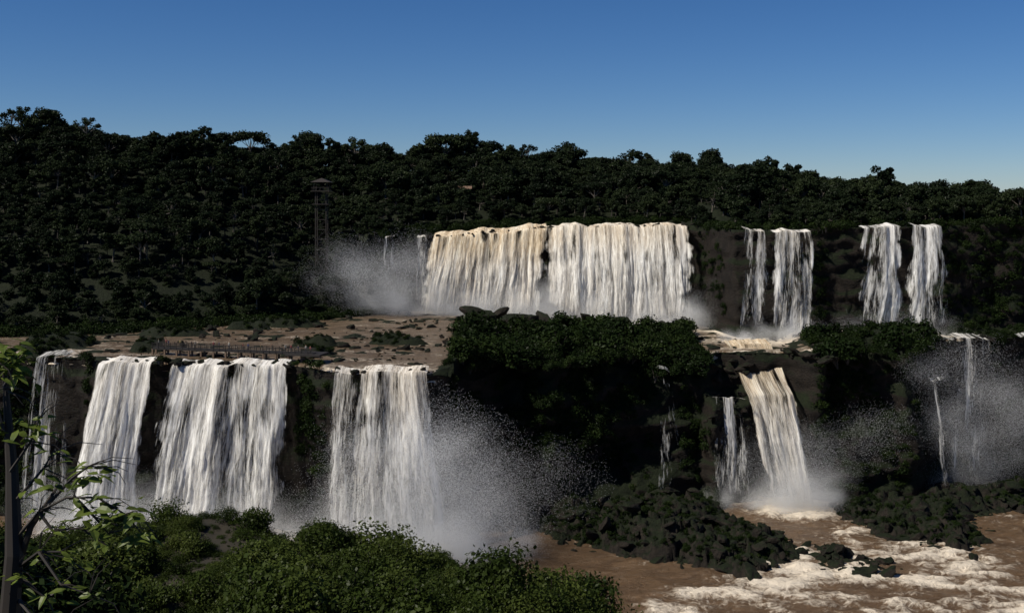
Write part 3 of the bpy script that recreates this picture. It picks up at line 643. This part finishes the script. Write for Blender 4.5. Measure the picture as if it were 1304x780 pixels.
# ------------------------------------------------------------ spray: clouds of droplets
def puff(name,n,q,sd):
    r=np.random.default_rng(sd)
    cs=r.normal(size=(12,3))*.38; w=r.choice(12,n,p=(lambda a:a/a.sum())(r.random(12)+.15)); p=cs[w]+np.clip(r.normal(size=(n,3)),-2.2,2.2)*np.array([.38,.38,.26])
    rr=np.linalg.norm(p,axis=1); p=p[rr<1.3]; n=len(p)
    a=r.normal(size=(n,3)); a/=np.linalg.norm(a,axis=1)[:,None]; b=np.cross(a,r.normal(size=(n,3))); b/=np.linalg.norm(b,axis=1)[:,None]
    s=q*(.6+.8*r.random(n))[:,None]; v=np.stack([p+a*s,p+b*s*.9,p-a*s*.6-b*s*.6],1).reshape(-1,3)
    me=bpy.data.meshes.new(name); me.from_pydata(v.tolist(),[],[(3*i,3*i+1,3*i+2) for i in range(n)]); me.update(); me.materials.append(M_SPRAY)
    return bpy.data.objects.new(name,me)
# dense puffs for the base of the falls, thin ones for drifting veils
CP=collection('puff_kinds',[puff('puff%d'%i,18000,.0066,i+5) for i in range(3)]+[puff('veil%d'%i,9000,.0056,i+25) for i in range(2)])
P=[];S=[];K=[]
def spray(line,n,h,w,s0,s1,hp=1.8,thin=False):
    line=np.array(line,float); L=np.concatenate([[0],np.cumsum(np.linalg.norm(np.diff(line,axis=0),axis=1))])
    for i in range(n):
        u=rng.random()*L[-1]; c=[np.interp(u,L,line[:,k]) for k in range(3)]; t=rng.random()**hp
        P.append((c[0]+rng.normal()*w*.6*(1+t),c[1]-abs(rng.normal())*w*(.4+t),c[2]+t*h)); S.append((s0+(s1-s0)*rng.random())*(1+.4*t))
        K.append(3+int(rng.integers(0,2)) if (thin or t>.55) else int(rng.integers(0,3)))
spray([(-28,333,34),(0,331,34),(12,329,34)],120,8,3,1.8,4.2)
spray([(-40,331,36),(-24,332,36)],24,7,4,2.5,5); spray([(-52,328,37),(-28,331,37)],30,16,6,4,8,1.,True)
spray([(12,329,34),(30,321,33.5),(53,309,33.5)],120,8,3,1.8,4.2)
spray([(56,283,33.5),(78,282,33.5)],34,4,2,1.4,3.4); spray([(86,281,33.5),(112,281,33.5)],50,5,2,1.4,3.4)
spray([(-94,225,0),(-77,225,0)],50,10,4,2.5,5.5); spray([(-75,224,0),(-47,224,0)],80,8,4,2,5)
spray([(-34,215,0),(-8,214,0)],110,10,5,2.6,5.5); spray([(-28,214,3),(0,214,2)],60,20,6,4,8,1.1,True)
spray([(57,249,0),(70,247,0)],64,8,3,1.6,4.2); spray([(45,248,0),(56,248,0)],16,4,2,1.4,3.2); spray([(54,248,2),(74,246,2)],16,16,5,4,6,1.,True)
spray([(100,261,1),(122,264,1)],34,30,5,3.5,7,1.1,True)
scatter('spray',CP,P,S,5,.5,12,K)

# ------------------------------------------------------------ light, sky, camera
sd=Vector((-.62,-.28,.74)).normalized()
el=math.asin(sd.z); az=math.atan2(sd.x,sd.y)
w=bpy.data.worlds.new('World'); scene.world=w; w.use_nodes=True; n=w.node_tree.nodes; l=w.node_tree.links
sk=n.new('ShaderNodeTexSky'); sk.sky_type='NISHITA'; sk.sun_disc=False; sk.sun_elevation=el; sk.sun_rotation=az; sk.altitude=200; sk.air_density=.8; sk.dust_density=.0; sk.ozone_density=5
hs=n.new('ShaderNodeHueSaturation'); hs.inputs['Saturation'].default_value=1.2; l.new(sk.outputs[0],hs.inputs['Color'])
tn=n.new('ShaderNodeMixRGB'); tn.blend_type='MULTIPLY'; tn.inputs[0].default_value=1; tn.inputs[2].default_value=(.85,.93,1.1,1); l.new(hs.outputs[0],tn.inputs[1])
bg=n['Background']; l.new(tn.outputs[0],bg.inputs[0]); bg.inputs[1].default_value=.062
s=bpy.data.lights.new('sun','SUN'); s.energy=5; s.angle=math.radians(.5); s.color=(1,.93,.81)
so=bpy.data.objects.new('sun',s); scene.collection.objects.link(so); so.rotation_euler=sd.to_track_quat('Z','Y').to_euler(); so.location=(-100,0,200)
cam=bpy.data.cameras.new('camera'); co=bpy.data.objects.new('camera',cam); scene.collection.objects.link(co)
cam.lens=36*1400/1304; cam.sensor_width=36; cam.clip_end=30000; cam.clip_start=.1
co.location=(0,0,CZ); co.rotation_euler=(math.radians(90),0,0); cam.shift_y=-140/1304
scene.camera=co
scene.view_settings.view_transform='Standard'; scene.view_settings.look='None'; scene.view_settings.exposure=0
